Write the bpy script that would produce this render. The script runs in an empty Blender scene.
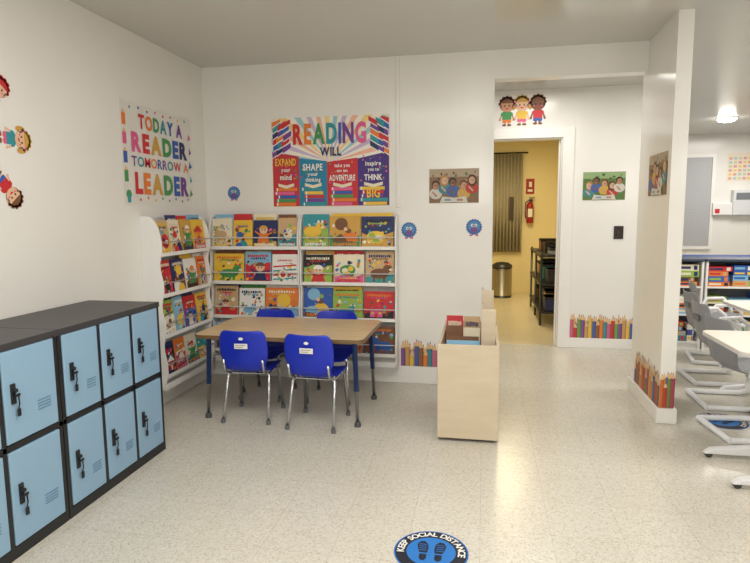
import bpy, math, random
from mathutils import Vector, Matrix
random.seed(7)
S = bpy.context.scene
COL = S.collection
R = math.radians
# ---------------------------------------------------------------- camera
F, CX, CY, H = 570.0, 375.0, 281.5, 1.4
YAW, PIT = R(10.85), R(6.75)
cd = bpy.data.cameras.new('camera'); cam = bpy.data.objects.new('camera', cd); COL.objects.link(cam)
cd.sensor_width = 36; cd.lens = F/750*36; cd.clip_start = .05
from mathutils import Euler
_m = Euler((math.pi/2-PIT, 0, YAW)).to_matrix() @ Matrix.Rotation(R(-.5), 3, 'Z')
cam.location = (0, 0, H); cam.rotation_euler = _m.to_euler()
S.camera = cam
def hit(u, v, ax, val):
    d = _m @ Vector(((u-CX)/F, (CY-v)/F, -1))
    o = Vector((0, 0, H)); t = (val-o[ax])/d[ax]
    return o+d*t
# ---------------------------------------------------------------- materials
_mc = {}
def lin(c):
    c = c/255.0
    return c/12.92 if c <= .04045 else ((c+.055)/1.055)**2.4
def M(r, g, b, rough=.55, metal=0.0, var=.08, scale=30, emit=0, bump=0):
    k = (r, g, b, rough, metal, var, scale, emit, bump)
    if k in _mc: return _mc[k]
    m = bpy.data.materials.new('paint_%d_%d_%d' % (r, g, b)); m.use_nodes = True
    nt = m.node_tree; p = nt.nodes['Principled BSDF']
    col = (lin(r), lin(g), lin(b), 1)
    n = nt.nodes.new('ShaderNodeTexNoise'); n.inputs['Scale'].default_value = scale
    tc = nt.nodes.new('ShaderNodeTexCoord'); nt.links.new(tc.outputs['Object'], n.inputs['Vector'])
    mx = nt.nodes.new('ShaderNodeMix'); mx.data_type = 'RGBA'
    mx.inputs[6].default_value = col
    mx.inputs[7].default_value = tuple(c*(1-var) for c in col[:3])+(1,)
    nt.links.new(n.outputs['Fac'], mx.inputs[0]); nt.links.new(mx.outputs[2], p.inputs['Base Color'])
    p.inputs['Roughness'].default_value = rough; p.inputs['Metallic'].default_value = metal
    if emit:
        p.inputs['Emission Color'].default_value = col; p.inputs['Emission Strength'].default_value = emit
    if bump:
        bn = nt.nodes.new('ShaderNodeBump'); bn.inputs['Strength'].default_value = bump; bn.inputs['Distance'].default_value = .01
        nt.links.new(n.outputs['Fac'], bn.inputs['Height']); nt.links.new(bn.outputs['Normal'], p.inputs['Normal'])
    _mc[k] = m
    return m
def floor_mat(name, c1, c2, c3, rough):
    m = bpy.data.materials.new(name); m.use_nodes = True; nt = m.node_tree; N = nt.nodes; L = nt.links
    p = N['Principled BSDF']; tc = N.new('ShaderNodeTexCoord')
    v = N.new('ShaderNodeTexVoronoi'); v.inputs['Scale'].default_value = 150; L.new(tc.outputs['Object'], v.inputs['Vector'])
    sp = N.new('ShaderNodeSeparateColor'); L.new(v.outputs['Color'], sp.inputs[0])
    r = N.new('ShaderNodeValToRGB'); L.new(sp.outputs[0], r.inputs[0])
    e = r.color_ramp.elements; e[0].color = c2; e[0].position = 0; e[1].color = c1; e[1].position = .26
    e2 = e.new(.14); e2.color = c2; e3 = e.new(.85); e3.color = c1; e4 = e.new(.97); e4.color = c3
    n = N.new('ShaderNodeTexNoise'); n.inputs['Scale'].default_value = 1.6; L.new(tc.outputs['Object'], n.inputs['Vector'])
    mx = N.new('ShaderNodeMix'); mx.data_type = 'RGBA'; mx.blend_type = 'MULTIPLY'; mx.inputs[0].default_value = .12
    L.new(r.outputs[0], mx.inputs[6])
    b = N.new('ShaderNodeTexBrick'); b.offset = 0; b.inputs['Scale'].default_value = 1
    b.inputs['Brick Width'].default_value = .305; b.inputs['Row Height'].default_value = .305; b.inputs['Mortar Size'].default_value = .0014
    b.inputs['Color1'].default_value = (1, 1, 1, 1); b.inputs['Color2'].default_value = (.965, .965, .955, 1); b.inputs['Mortar'].default_value = (.8, .78, .74, 1)
    L.new(tc.outputs['Object'], b.inputs['Vector'])
    m2 = N.new('ShaderNodeMix'); m2.data_type = 'RGBA'; m2.blend_type = 'MULTIPLY'; m2.inputs[0].default_value = 1
    L.new(n.outputs['Fac'], mx.inputs[7])
    L.new(mx.outputs[2], m2.inputs[6]); L.new(b.outputs['Color'], m2.inputs[7]); L.new(m2.outputs[2], p.inputs['Base Color'])
    p.inputs['Roughness'].default_value = rough
    n2 = N.new('ShaderNodeTexNoise'); n2.inputs['Scale'].default_value = 7; L.new(tc.outputs['Object'], n2.inputs['Vector'])
    bn = N.new('ShaderNodeBump'); bn.inputs['Strength'].default_value = .16; bn.inputs['Distance'].default_value = .01
    L.new(n2.outputs['Fac'], bn.inputs['Height']); L.new(bn.outputs['Normal'], p.inputs['Normal'])
    return m
def wood_mat(name, c1, c2, rough=.45, sc=3):
    m = bpy.data.materials.new(name); m.use_nodes = True; nt = m.node_tree; N = nt.nodes; L = nt.links
    p = N['Principled BSDF']; tc = N.new('ShaderNodeTexCoord'); mp = N.new('ShaderNodeMapping'); mp.inputs['Scale'].default_value = (sc, sc*6, sc*6)
    n = N.new('ShaderNodeTexNoise'); n.inputs['Scale'].default_value = 3; n.inputs['Detail'].default_value = 6
    L.new(tc.outputs['Object'], mp.inputs[0]); L.new(mp.outputs[0], n.inputs['Vector'])
    r = N.new('ShaderNodeValToRGB'); L.new(n.outputs['Fac'], r.inputs[0])
    r.color_ramp.elements[0].color = [lin(x) for x in c1]+[1]; r.color_ramp.elements[1].color = [lin(x) for x in c2]+[1]
    r.color_ramp.elements[0].position = .3; r.color_ramp.elements[1].position = .7
    L.new(r.outputs[0], p.inputs['Base Color']); p.inputs['Roughness'].default_value = rough
    return m
WALL = M(237, 235, 230, .2, 0, .02, 5, 0, .12)
CEIL = M(206, 204, 199, .18, 0, .04, 3, 0, .1)
TRIM = M(242, 240, 236, .35, 0, .03)
FLOOR = floor_mat('speckled_tile', (lin(214), lin(209), lin(197), 1), (lin(196), lin(189), lin(174), 1), (lin(223), lin(220), lin(210), 1), .26)
FLOOR2 = floor_mat('tan_tile', (lin(220), lin(208), lin(178), 1), (lin(206), lin(192), lin(160), 1), (lin(228), lin(218), lin(190), 1), .3)
BLACK = M(28, 29, 31, .4); BLACKTOP = M(62, 62, 64, .42, 0, .25, 60)
LBLUE = M(143, 178, 205, .42, 0, .04, 4)
WHITE = M(240, 239, 236, .4, 0, .03)
CHROME = M(200, 202, 206, .22, 1.0); BLUE = M(28, 50, 190, .33); DBLUE = M(30, 60, 120, .35)
TABLETOP = wood_mat('maple_laminate', (206, 178, 138), (220, 196, 158), .35, 1.5)
PLY = wood_mat('birch_ply', (202, 186, 160), (210, 195, 170), .5, 1.2)
LGREY = M(205, 206, 207, .4); PAPER = M(240, 236, 224, .7)
PAL = dict(red=M(206, 45, 52), orange=M(232, 128, 50), yellow=M(238, 196, 66), green=M(70, 150, 84), teal=M(52, 150, 160),
           blue=M(48, 95, 180), navy=M(36, 46, 98), purple=M(116, 64, 150), pink=M(226, 96, 150), white=M(242, 240, 235), black=M(28, 28, 32),
           tan=M(205, 172, 128), brown=M(122, 80, 52), cream=M(236, 226, 200), lime=M(150, 185, 80), sky=M(135, 188, 220), grey=M(150, 155, 160), gold=M(210, 162, 72),
           skin=M(236, 192, 158), dskin=M(135, 86, 60), mskin=M(206, 152, 112), wood=M(228, 190, 142))
RAIN = [PAL[k] for k in ('red', 'orange', 'yellow', 'green', 'teal', 'blue', 'purple', 'pink')]
# ---------------------------------------------------------------- mesh builder
EPS = .0011
_glyph = {}
def glyph(ch, bold):
    k = (ch, bold)
    if k not in _glyph:
        cu = bpy.data.curves.new('g', 'FONT'); cu.body = ch; cu.size = 1; cu.offset = bold; cu.resolution_u = 3
        o = bpy.data.objects.new('g', cu); COL.objects.link(o)
        dg = bpy.context.evaluated_depsgraph_get(); me = o.evaluated_get(dg).to_mesh()
        vs = [(v.co.x, v.co.y) for v in me.vertices]; fs = [tuple(p.vertices) for p in me.polygons]
        o.evaluated_get(dg).to_mesh_clear()
        bpy.data.objects.remove(o); bpy.data.curves.remove(cu)
        x0 = min(v[0] for v in vs); x1 = max(v[0] for v in vs)
        _glyph[k] = ([(v[0]-x0, v[1]) for v in vs], fs, x1-x0)
    return _glyph[k]
class B:
    def __init__(s): s.v = []; s.f = []; s.m = []; s.sm = []; s.mats = []
    def mi(s, m):
        if m not in s.mats: s.mats.append(m)
        return s.mats.index(m)
    def add(s, vs, fs, m, smooth=False):
        o = len(s.v); s.v += [tuple(v) for v in vs]; i = s.mi(m)
        for f in fs: s.f.append(tuple(a+o for a in f)); s.m.append(i); s.sm.append(smooth)
        return s
    def box(s, x0, x1, y0, y1, z0, z1, m):
        v = [(x, y, z) for x in (x0, x1) for y in (y0, y1) for z in (z0, z1)]
        return s.add(v, [(0, 1, 3, 2), (4, 6, 7, 5), (0, 4, 5, 1), (2, 3, 7, 6), (0, 2, 6, 4), (1, 5, 7, 3)], m)
    def prism(s, pts, a0, a1, m, ax=0):
        n = len(pts)
        def P(p, a): return (a, p[0], p[1]) if ax == 0 else ((p[0], a, p[1]) if ax == 1 else (p[0], p[1], a))
        v = [P(p, a0) for p in pts]+[P(p, a1) for p in pts]
        f = [tuple(range(n)), tuple(range(2*n-1, n-1, -1))]+[(i, i+n, (i+1) % n+n, (i+1) % n) for i in range(n)]
        return s.add(v, f, m)
    def tube(s, pts, r, m, n=10):
        pts = [Vector(p) for p in pts]; rings = []
        up = None
        for i, p in enumerate(pts):
            d = (pts[min(i+1, len(pts)-1)]-pts[max(i-1, 0)]).normalized()
            if up is None: up = Vector((0, 0, 1)) if abs(d.z) < .9 else Vector((1, 0, 0))
            a = d.cross(up).normalized(); up = a.cross(d).normalized()
            rings.append([p+(a*math.cos(t)+up*math.sin(t))*r for t in [2*math.pi*k/n for k in range(n)]])
        v = [q for ring in rings for q in ring]; f = []
        for i in range(len(pts)-1):
            for k in range(n): f.append((i*n+k, i*n+(k+1) % n, (i+1)*n+(k+1) % n, (i+1)*n+k))
        f2 = [tuple(range(n)), tuple(range((len(pts)-1)*n, len(pts)*n))]
        s.add(v, f+f2, m, True)
        for j in (1, 2): s.sm[-j] = False
        return s
    def lathe(s, prof, c, m, n=24):
        v = [(c[0]+r*math.cos(2*math.pi*k/n), c[1]+r*math.sin(2*math.pi*k/n), c[2]+z) for r, z in prof for k in range(n)]
        f = [(i*n+k, i*n+(k+1) % n, (i+1)*n+(k+1) % n, (i+1)*n+k) for i in range(len(prof)-1) for k in range(n)]
        s.add(v, f+[tuple(range(n)), tuple(range(len(v)-n, len(v)))], m, True)
        for j in (1, 2): s.sm[-j] = False
        return s
    # flat art: x right, z up, faces -y
    def poly(s, pts, m, L=1): return s.add([(p[0], -L*EPS, p[1]) for p in pts], [tuple(range(len(pts)))], m)
    def rect(s, x0, x1, z0, z1, m, L=1): return s.poly([(x0, z0), (x1, z0), (x1, z1), (x0, z1)], m, L)
    def disc(s, cx, cz, rx, rz, m, L=1, rot=0, n=20, a0=0, a1=360):
        P = []
        full = (a1-a0) >= 360
        for k in range(n+(0 if full else 1)):
            t = R(a0+(a1-a0)*k/n); x, z = rx*math.cos(t), rz*math.sin(t)
            P.append((cx+x*math.cos(rot)-z*math.sin(rot), cz+x*math.sin(rot)+z*math.cos(rot)))
        return s.poly(P, m, L)
    def text(s, st, x0, x1, z0, z1, cols, L=3, bold=.02):
        adv = []; w = 0
        for ch in st:
            if ch == ' ': adv.append(w); w += .3; continue
            adv.append(w); w += glyph(ch, bold)[2]+.09
        w -= .09; k = 0; caps = .73; sx = (x1-x0)/w; sz = (z1-z0)/caps
        for ch, a in zip(st, adv):
            if ch == ' ': continue
            vs, fs, _ = glyph(ch, bold)
            s.add([(x0+(a+x)*sx, -L*EPS, z0+y*sz) for x, y in vs], fs, cols[k % len(cols)]); k += 1
        return s
    def arctext(s, st, r, size, ang0, ang1, col, L=3, bold=.02):
        ws = [(.3 if ch == ' ' else glyph(ch, bold)[2])+.1 for ch in st]; tot = sum(ws); a = 0
        for ch, w in zip(st, ws):
            t = R(ang0+(ang1-ang0)*(a+w/2)/tot); a += w
            if ch == ' ': continue
            vs, fs, gw = glyph(ch, bold); rot = t-math.pi/2
            out = []
            for x, y in vs:
                X, Z = (x-gw/2)*size, y*size+r
                out.append((X*math.cos(rot)-Z*math.sin(rot), -L*EPS, X*math.sin(rot)+Z*math.cos(rot)))
            s.add(out, fs, col)
        return s
    def build(s, name, parent=None, loc=None, rot=None, bevel=0, solid=0, sub=0):
        me = bpy.data.meshes.new(name); me.from_pydata(s.v, [], s.f)
        for m in s.mats: me.materials.append(m)
        me.polygons.foreach_set('material_index', s.m); me.polygons.foreach_set('use_smooth', s.sm); me.update()
        o = bpy.data.objects.new(name, me); COL.objects.link(o)
        if parent: o.parent = parent
        if loc is not None: o.location = loc
        if rot is not None: o.rotation_euler = rot
        if solid:
            q = o.modifiers.new('s', 'SOLIDIFY'); q.thickness = solid; q.offset = 0
        if sub:
            q = o.modifiers.new('ss', 'SUBSURF'); q.levels = sub; q.render_levels = sub
        if bevel:
            q = o.modifiers.new('b', 'BEVEL'); q.width = bevel; q.segments = 2; q.limit_method = 'ANGLE'
        return o
def tag(o, label, cat, group=None):
    o['label'] = label; o['category'] = cat
    if group: o['group'] = group
    return o
def thing(name, label, cat, loc=(0, 0, 0), rz=0, group=None):
    o = bpy.data.objects.new(name, None); o.empty_display_size = .1; COL.objects.link(o)
    o.location = loc; o.rotation_euler = (0, 0, rz); return tag(o, label, cat, group)
def struct(name, b, parent=None, bevel=0):
    o = b.build(name, parent, bevel=bevel)
    if not parent: o['kind'] = 'structure'
    return o
def copy_tree(o, parent=None):
    c = o.copy(); COL.objects.link(c); c.parent = parent
    for ch in list(o.children):
        copy_tree(ch, c)
    return c
# ---------------------------------------------------------------- room shell
XL, YB, ZC = -2.35, 4.60, 2.63
XE = .065; HY = 6.12; PX0, PX1, PY0 = 1.158, 1.25, 3.96
FY = 10.3
struct('floor', B().box(XL-.1, 6.2, -3, HY+.06, -.1, 0, FLOOR).box(1.56, 6.2, HY+.06, FY+.1, -.1, 0, FLOOR))
struct('floor_back_room', B().box(-.8, 1.56, HY+.06, FY+.1, -.1, 0, FLOOR2))
struct('ceiling', B().box(XL-.1, 6.2, -3, FY+.1, ZC, ZC+.1, CEIL))
struct('wall_left', B().box(XL-.1, XL, -3, YB+.12, 0, ZC, WALL))
struct('wall_back', B().box(XL-.1, XE, YB, YB+.12, 0, ZC, WALL).box(XE, PX1, YB, YB+.12, 2.415, ZC, WALL))
struct('wall_pillar', B().box(PX0, PX1, PY0, YB+.12, 0, ZC, WALL))
DX0, DX1, DZ = -.12, .765, 2.15
TW = .115
struct('wall_hall', B().box(-1.0, DX0, HY, HY+.12, 0, ZC, WALL).box(DX1, 1.56, HY, HY+.12, 0, ZC, WALL).box(DX0, DX1, HY, HY+.12, DZ, ZC, WALL))
struct('wall_hall_left', B().box(-1.1, -1.0, YB+.12, HY+.12, 0, ZC, WALL))
YEL = M(240, 226, 178, .5)
struct('wall_back_room_right', B().box(1.44, 1.56, HY+.12, FY, 0, ZC, YEL))
struct('wall_back_room_left', B().box(-.9, -.8, HY+.12, FY, 0, ZC, YEL))
struct('wall_far', B().box(-.9, 1.56, FY, FY+.1, 0, ZC, YEL).box(1.56, 6.2, FY, FY+.1, 0, ZC, WALL))
struct('wall_right', B().box(6.1, 6.2, -3, FY, 0, ZC, WALL))
struct('wall_behind', B().box(XL-.1, 6.2, -3.1, -3, 0, ZC, WALL))
BBH = .14
def bb(name, b): struct(name, b, bevel=.004)
bb('baseboard_left', B().box(XL, XL+.015, -3, YB, 0, BBH, TRIM))
bb('baseboard_back', B().box(XL+.015, XE+.015, YB-.015, YB, 0, BBH, TRIM).box(XE, XE+.015, YB, YB+.12, 0, BBH, TRIM))
bb('baseboard_hall', B().box(DX1+TW, 1.56, HY-.015, HY, 0, .10, TRIM))
bb('baseboard_pillar', B().box(PX0-.018, PX1+.018, PY0-.018, PY0, 0, .10, TRIM).box(PX0-.018, PX0, PY0, YB+.12, 0, .10, TRIM).box(PX1, PX1+.018, PY0, YB+.12, 0, .10, TRIM))
bb('baseboard_far', B().box(1.56, 6.1, FY-.015, FY, 0, BBH, TRIM))
bb('trim_1', B().box(DX1, DX1+TW, HY-.02, HY, 0, DZ+.1, TRIM).box(DX0-.12, DX0, HY-.02, HY, 0, DZ+.1, TRIM).box(DX0, DX1, HY-.02, HY, DZ, DZ+.1, TRIM)
   .box(DX1-.012, DX1, HY, HY+.12, 0, DZ, TRIM).box(DX0, DX0+.012, HY, HY+.12, 0, DZ, TRIM).box(DX0+.012, DX1-.012, HY, HY+.12, DZ-.012, DZ, TRIM)
   .box(DX1-.03, DX1-.012, HY+.05, HY+.07, 0, DZ-.012, TRIM))
bb('trim_2', B().box(-.70, -.67, YB-.012, YB, 1.45, ZC, WALL))
# ---------------------------------------------------------------- lockers
LD = .46
def lockers(y0, W, label):
    HT = .90
    t = thing('locker_unit', label, 'lockers', (XL+.016, y0, 0), R(90), 'steel locker units along the left wall')
    b = B()
    b.box(0, W, -LD, 0, 0, .05, BLACK)
    for i in range(4):
        x = i*(W-.022)/3; b.box(x, x+.022, -LD, -.01, .05, HT-.03, BLACK)
    b.box(0, W, -LD, -.01, .455, .48, BLACK); b.box(0, W, -.01, 0, .05, HT-.03, BLACK)
    b.build('carcass', t, bevel=.002)
    B().box(-.002, W+.002, -LD-.006, 0, HT-.03, HT, BLACKTOP).build('top', t, bevel=.003)
    cw = (W-.022)/3-.022-.006
    for r in range(2):
        for i in range(3):
            z0 = .055+r*.43; hh = .395 if r == 0 else .383
            x0 = i*(W-.022)/3+.025
            d = B().box(0, cw, -.018, 0, 0, hh, LBLUE).build('door', t, (x0, -LD+.014, z0), bevel=.004)
            v = B()
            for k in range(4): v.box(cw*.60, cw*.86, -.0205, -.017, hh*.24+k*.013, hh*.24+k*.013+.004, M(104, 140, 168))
            v.build('vent', d)
            h = B(); h.box(.032, .054, -.026, -.018, hh*.42, hh*.64, BLACK).tube([(.043, -.018, hh*.57), (.043, -.04, hh*.57)], .009, BLACK)
            h.box(.036, .062, -.040, -.032, hh*.50, hh*.53, BLACK)
            hd = h.build('handle', d, bevel=.002)
            k = B(); k.tube([(.056, -.034, hh*.5), (.058, -.034, hh*.42), (.055, -.03, hh*.36)], .003, BLACK, 6)
            k.box(.049, .063, -.034, -.028, hh*.28, hh*.36, BLACK)
            k.build('key', d)
    return t
lockers(2.195, .815, 'light blue and black six-door locker unit standing nearest the table')
lockers(1.238, .952, 'light blue and black locker unit cut by the left edge of the frame')
# ---------------------------------------------------------------- book racks + books
ORD = ['first', 'second', 'third', 'fourth', 'fifth', 'sixth']
ACC = ['red', 'orange', 'yellow', 'green', 'teal', 'blue', 'white', 'cream', 'brown', 'sky', 'pink', 'lime', 'gold', 'black', 'tan', 'navy', 'brown']
ar = random.Random(11)
def cover_art(b, w, h, a, c, style, t):
    L0 = t/2/EPS+1
    x = -w/2
    g = PAL[ar.choice(ACC)]
    if ar.random() < .85:
        zt = ar.uniform(.2, .6); P = [(x+.004, .004), (-x-.004, .004)]
        for k in range(7): P.append((-x-.004-(w-.008)*k/6, h*(zt+.06*math.sin(k*1.7+ar.random()*3))))
        b.poly(P, g, L0)
    for k in range(ar.randint(20, 32)):
        q = PAL[ar.choice(ACC)]; px, pz = ar.uniform(x+.02, -x-.02), ar.uniform(.04, .78)*h; s = ar.uniform(.004, .018)
        if ar.random() < .5: b.disc(px, pz, s, s*ar.uniform(.5, 1.2), q, L0+.6, n=9, rot=ar.uniform(0, 3))
        else: b.poly([(px-s, pz), (px, pz-s*.8), (px+s, pz+s*.3), (px+s*.2, pz+s)], q, L0+.6)
    L0 += 1.2
    ox = ar.uniform(-.1, .1)*w; k2 = ar.uniform(.7, 1.2)
    bb_ = B()
    if style == 0:
        bb_.disc(w*.12, h*.58, w*.2, w*.2, a, L0); bb_.disc(-w*.12, h*.02, w*.28, h*.3, c, L0+1, a0=0, a1=180); bb_.disc(w*.16, h*.02, w*.22, h*.2, a, L0+2, a0=0, a1=180)
        bb_.disc(-w*.1, h*.36, w*.1, h*.07, PAL['brown'], L0+2); bb_.disc(-w*.02, h*.42, w*.06, w*.06, PAL['skin'], L0+2.5)
    elif style == 1:
        bb_.poly([(-w*.25, h*.05), (w*.25, h*.05), (w*.14, h*.4), (-w*.14, h*.4)], a, L0); bb_.disc(0, h*.5, w*.17, w*.17, PAL['skin'], L0+1); bb_.disc(0, h*.53, w*.18, w*.15, c, L0+1.5, a0=0, a1=180)
        bb_.poly([(-w*.12, h*.34), (-w*.36, h*.42), (-w*.36, h*.37), (-w*.14, h*.26)], a, L0); bb_.poly([(w*.12, h*.34), (w*.36, h*.48), (w*.36, h*.42), (w*.14, h*.26)], a, L0)
        bb_.disc(-w*.06, h*.49, .005, .006, PAL['black'], L0+2); bb_.disc(w*.06, h*.49, .005, .006, PAL['black'], L0+2)
    elif style == 2:
        for k in range(4): b.poly([(x+.01, h*(.08+k*.15)), (-x-.01, h*(.14+k*.15)), (-x-.01, h*(.19+k*.15)), (x+.01, h*(.13+k*.15))], a if k % 2 else c, L0)
        bb_.disc(0, h*.36, w*.22, w*.22, PAL['cream'], L0+1); bb_.disc(0, h*.36, w*.12, w*.14, a, L0+1.5)
    elif style == 3:
        bb_.rect(-w*.25, w*.25, h*.1, h*.38, a, L0); bb_.poly([(-w*.33, h*.38), (w*.33, h*.38), (0, h*.58)], c, L0); bb_.rect(-w*.06, w*.06, h*.1, h*.26, c, L0+1)
        bb_.rect(-w*.2, -w*.1, h*.24, h*.32, PAL['yellow'], L0+1); bb_.rect(w*.1, w*.2, h*.24, h*.32, PAL['yellow'], L0+1)
    elif style == 4:
        bb_.disc(-w*.03, h*.3, w*.3, h*.15, a, L0); bb_.disc(w*.22, h*.45, w*.14, w*.13, a, L0+1); bb_.disc(w*.3, h*.56, w*.04, w*.08, c, L0); bb_.disc(w*.17, h*.56, w*.04, w*.08, c, L0); bb_.disc(w*.25, h*.47, .005, .005, PAL['black'], L0+2)
        bb_.rect(-w*.25, -w*.17, h*.06, h*.22, a, L0); bb_.rect(w*.08, w*.16, h*.06, h*.22, a, L0); bb_.disc(w*.33, h*.42, w*.06, w*.04, PAL['cream'], L0+2)
    else:
        bb_.disc(0, h*.36, w*.3, h*.22, c, L0); bb_.disc(-w*.12, h*.42, w*.1, w*.1, a, L0+1); bb_.disc(w*.1, h*.34, w*.12, w*.1, PAL['cream'], L0+1); bb_.disc(w*.02, h*.24, w*.12, w*.06, a, L0+1.4)
    zoff = ar.choice([0, 0, .0, .16]) * h; flip = ar.choice([-1, 1])
    lim = w/2-.004
    for f, mi in zip(bb_.f, bb_.m):
        P = [bb_.v[i] for i in f]
        b.add([(min(lim, max(-lim, flip*p[0]*k2+ox)), p[1], min(h-.004, max(.004, p[2]*k2*.95+zoff))) for p in P], [tuple(range(len(P)))], bb_.mats[mi])
    tz = .82 if zoff == 0 else .06
    tc_ = PAL[ar.choice(['white', 'yellow', 'red', 'navy', 'orange', 'cream', 'black'])]
    for zz, hh2, ww, m in ((tz, .08, .40, tc_), (tz-.07 if zoff == 0 else tz+.1, .045, .28, a)):
        xx = -w*ww
        while xx < w*ww:
            dx = ar.uniform(.03, .07)*w; b.rect(xx, min(xx+dx, w*ww), h*(zz+ar.uniform(-.012, .012)), h*(zz+hh2+ar.uniform(-.01, .01)), m, L0+2.6); xx += dx+.022*w
def book(w, h, t, base, a, c, style, label, loc, rz, lean, group, name='picture_book', tilt=0):
    m = PAL[base]
    b = B().box(-w/2, w/2, -t/2, -t/2+.0015, 0, h, m).box(-w/2, w/2, t/2-.0015, t/2, 0, h, m).box(-w/2-.0008, -w/2+.001, -t/2, t/2, 0, h, m)
    o = b.build(name, None, loc, (-lean, tilt, rz)); tag(o, label, 'book', group)
    B().box(-w/2+.001, w/2-.004, -t/2+.0015, t/2-.0015, .004, h-.004, PAPER).build('pages', o)
    q = B(); cover_art(q, w, h, PAL[a], PAL[c], style, t); q.build('cover_picture', o)
    return o
TIERS = [.26, .55, .84, 1.13]
def rack(name_label, loc, rz, W):
    t = thing('book_rack', name_label, 'bookshelf', loc, rz, 'white front-facing book racks')
    prof = [(0, .15), (-.10, .15), (-.13, .18)]
    for z in TIERS:
        prof += [(-.146, z-.02), (-.156, z+.02), (-.156, z+.09), (-.146, z+.14), (-.137, z+.18), (-.136, z+.23)]
    prof[-1] = (-.12, 1.35); prof += [(-.09, 1.385), (-.07, 1.395), (0, 1.40)]
    B().prism(prof, 0, .012, WHITE).build('side_panel', t, bevel=.002)
    B().prism(prof, W-.012, W, WHITE).build('side_panel', t, bevel=.002)
    B().box(.012, W-.012, -.01, 0, .155, 1.395, WHITE).build('back_panel', t)
    for z in TIERS:
        B().box(.012, W-.012, -.153, -.01, z-.011, z, WHITE).box(.012, W-.012, -.156, -.148, z-.014, z+.014, WHITE).build('shelf', t, bevel=.002)
        B().tube([(.008, -.153, z+.085), (W-.008, -.153, z+.085)], .0045, LGREY).build('rail', t)
    B().box(.012, W-.012, -.13, -.115, .155, .20, WHITE).build('apron', t)
    return t
R1X, R1W = -2.275, .79
rack('white book rack on the back wall, in the room corner', (R1X, YB, 0), 0, R1W)
R2X, R2W = -1.48, .80
rack('white book rack on the back wall nearest the doorway', (R2X, YB, 0), 0, R2W)
R3Y, R3W = 3.60, .72
rack('white book rack on the left wall behind the lockers', (XL, R3Y, 0), R(90), R3W)
RK = {'1': 'corner', '2': 'doorway-side', '3': 'left-wall'}
def fill(kind, rows, W, hs):
    for ri, row in enumerate(rows):
        z = TIERS[3-ri]; n = len(row)
        ws = [random.uniform(.8, 1.2) for _ in row]; tot = sum(ws); x = .018
        rn = ['top', 'second', 'third', 'bottom'][ri]
        for i, (base, a, c, st, desc) in enumerate(row):
            slot = (W-.036)*ws[i]/tot; w = slot-.008-random.uniform(0, .008); h = hs[ri]+random.uniform(-.04, .008)
            lx = x+slot/2; x += slot; ly = -.128
            def place(lx, ly):
                if kind == '1': return (R1X+lx, YB+ly, z+.003), 0
                if kind == '2': return (R2X+lx, YB+ly, z+.003), 0
                return (XL-ly, R3Y+lx, z+.003), R(90)
            loc, rz = place(lx, ly)
            book(w, h, .009, base, a, c, st, '%s picture book, %s on the %s row of the %s rack' % (desc, ORD[i], rn, RK[kind]), loc, rz, R(7), 'picture books in the racks', tilt=R(random.uniform(-.7, .7)))
            if random.random() < .85 and ri < 3:
                b2 = random.choice(['sky', 'red', 'yellow', 'cream', 'green', 'navy', 'gold', 'white', 'brown'])
                sh = random.choice([-1, 1])*.010
                if (i == 0 and sh < 0) or (i == n-1 and sh > 0): sh = -sh
                loc, rz = place(lx+sh, ly+.018)
                top = .285 if ri == 0 else .262
                book(w-.006, min(top, hs[ri]+.008+random.uniform(0, .014)), .007, b2, 'white', 'gold', 5, '%s book behind the %s one, %s row of the %s rack' % (b2, ORD[i], rn, RK[kind]), loc, rz, R(7), 'books behind the front ones')
fill('1', [[('cream', 'tan', 'green', 4, 'cream and tan'), ('yellow', 'blue', 'teal', 0, 'yellow and blue'), ('navy', 'orange', 'gold', 1, 'dark blue and orange'), ('tan', 'brown', 'cream', 5, 'tan')],
           [('yellow', 'green', 'red', 4, 'yellow and green'), ('sky', 'navy', 'brown', 1, 'pale blue'), ('white', 'red', 'teal', 2, 'white and red')],
           [('tan', 'red', 'brown', 1, 'tan and red'), ('white', 'sky', 'navy', 4, 'white and pale blue'), ('orange', 'yellow', 'brown', 0, 'orange')],
           [('sky', 'green', 'white', 3, 'sky blue and green'), ('white', 'teal', 'red', 1, 'white and teal'), ('cream', 'orange', 'brown', 4, 'cream and orange')]], R1W, [.262, .25, .248, .24])
fill('2', [[('teal', 'yellow', 'white', 4, 'teal and yellow'), ('gold', 'brown', 'orange', 0, 'gold and brown'), ('navy', 'lime', 'yellow', 5, 'dark blue and lime')],
           [('black', 'red', 'white', 1, 'black and red'), ('cream', 'yellow', 'green', 5, 'cream and yellow'), ('tan', 'brown', 'orange', 4, 'tan and brown')],
           [('blue', 'sky', 'yellow', 0, 'blue'), ('lime', 'teal', 'white', 4, 'lime and teal'), ('red', 'pink', 'red', 3, 'bright red')],
           [('cream', 'teal', 'orange', 1, 'cream and teal'), ('sky', 'white', 'navy', 3, 'sky blue'), ('brown', 'blue', 'cream', 4, 'brown and blue')]], R2W, [.264, .252, .248, .24])
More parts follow.
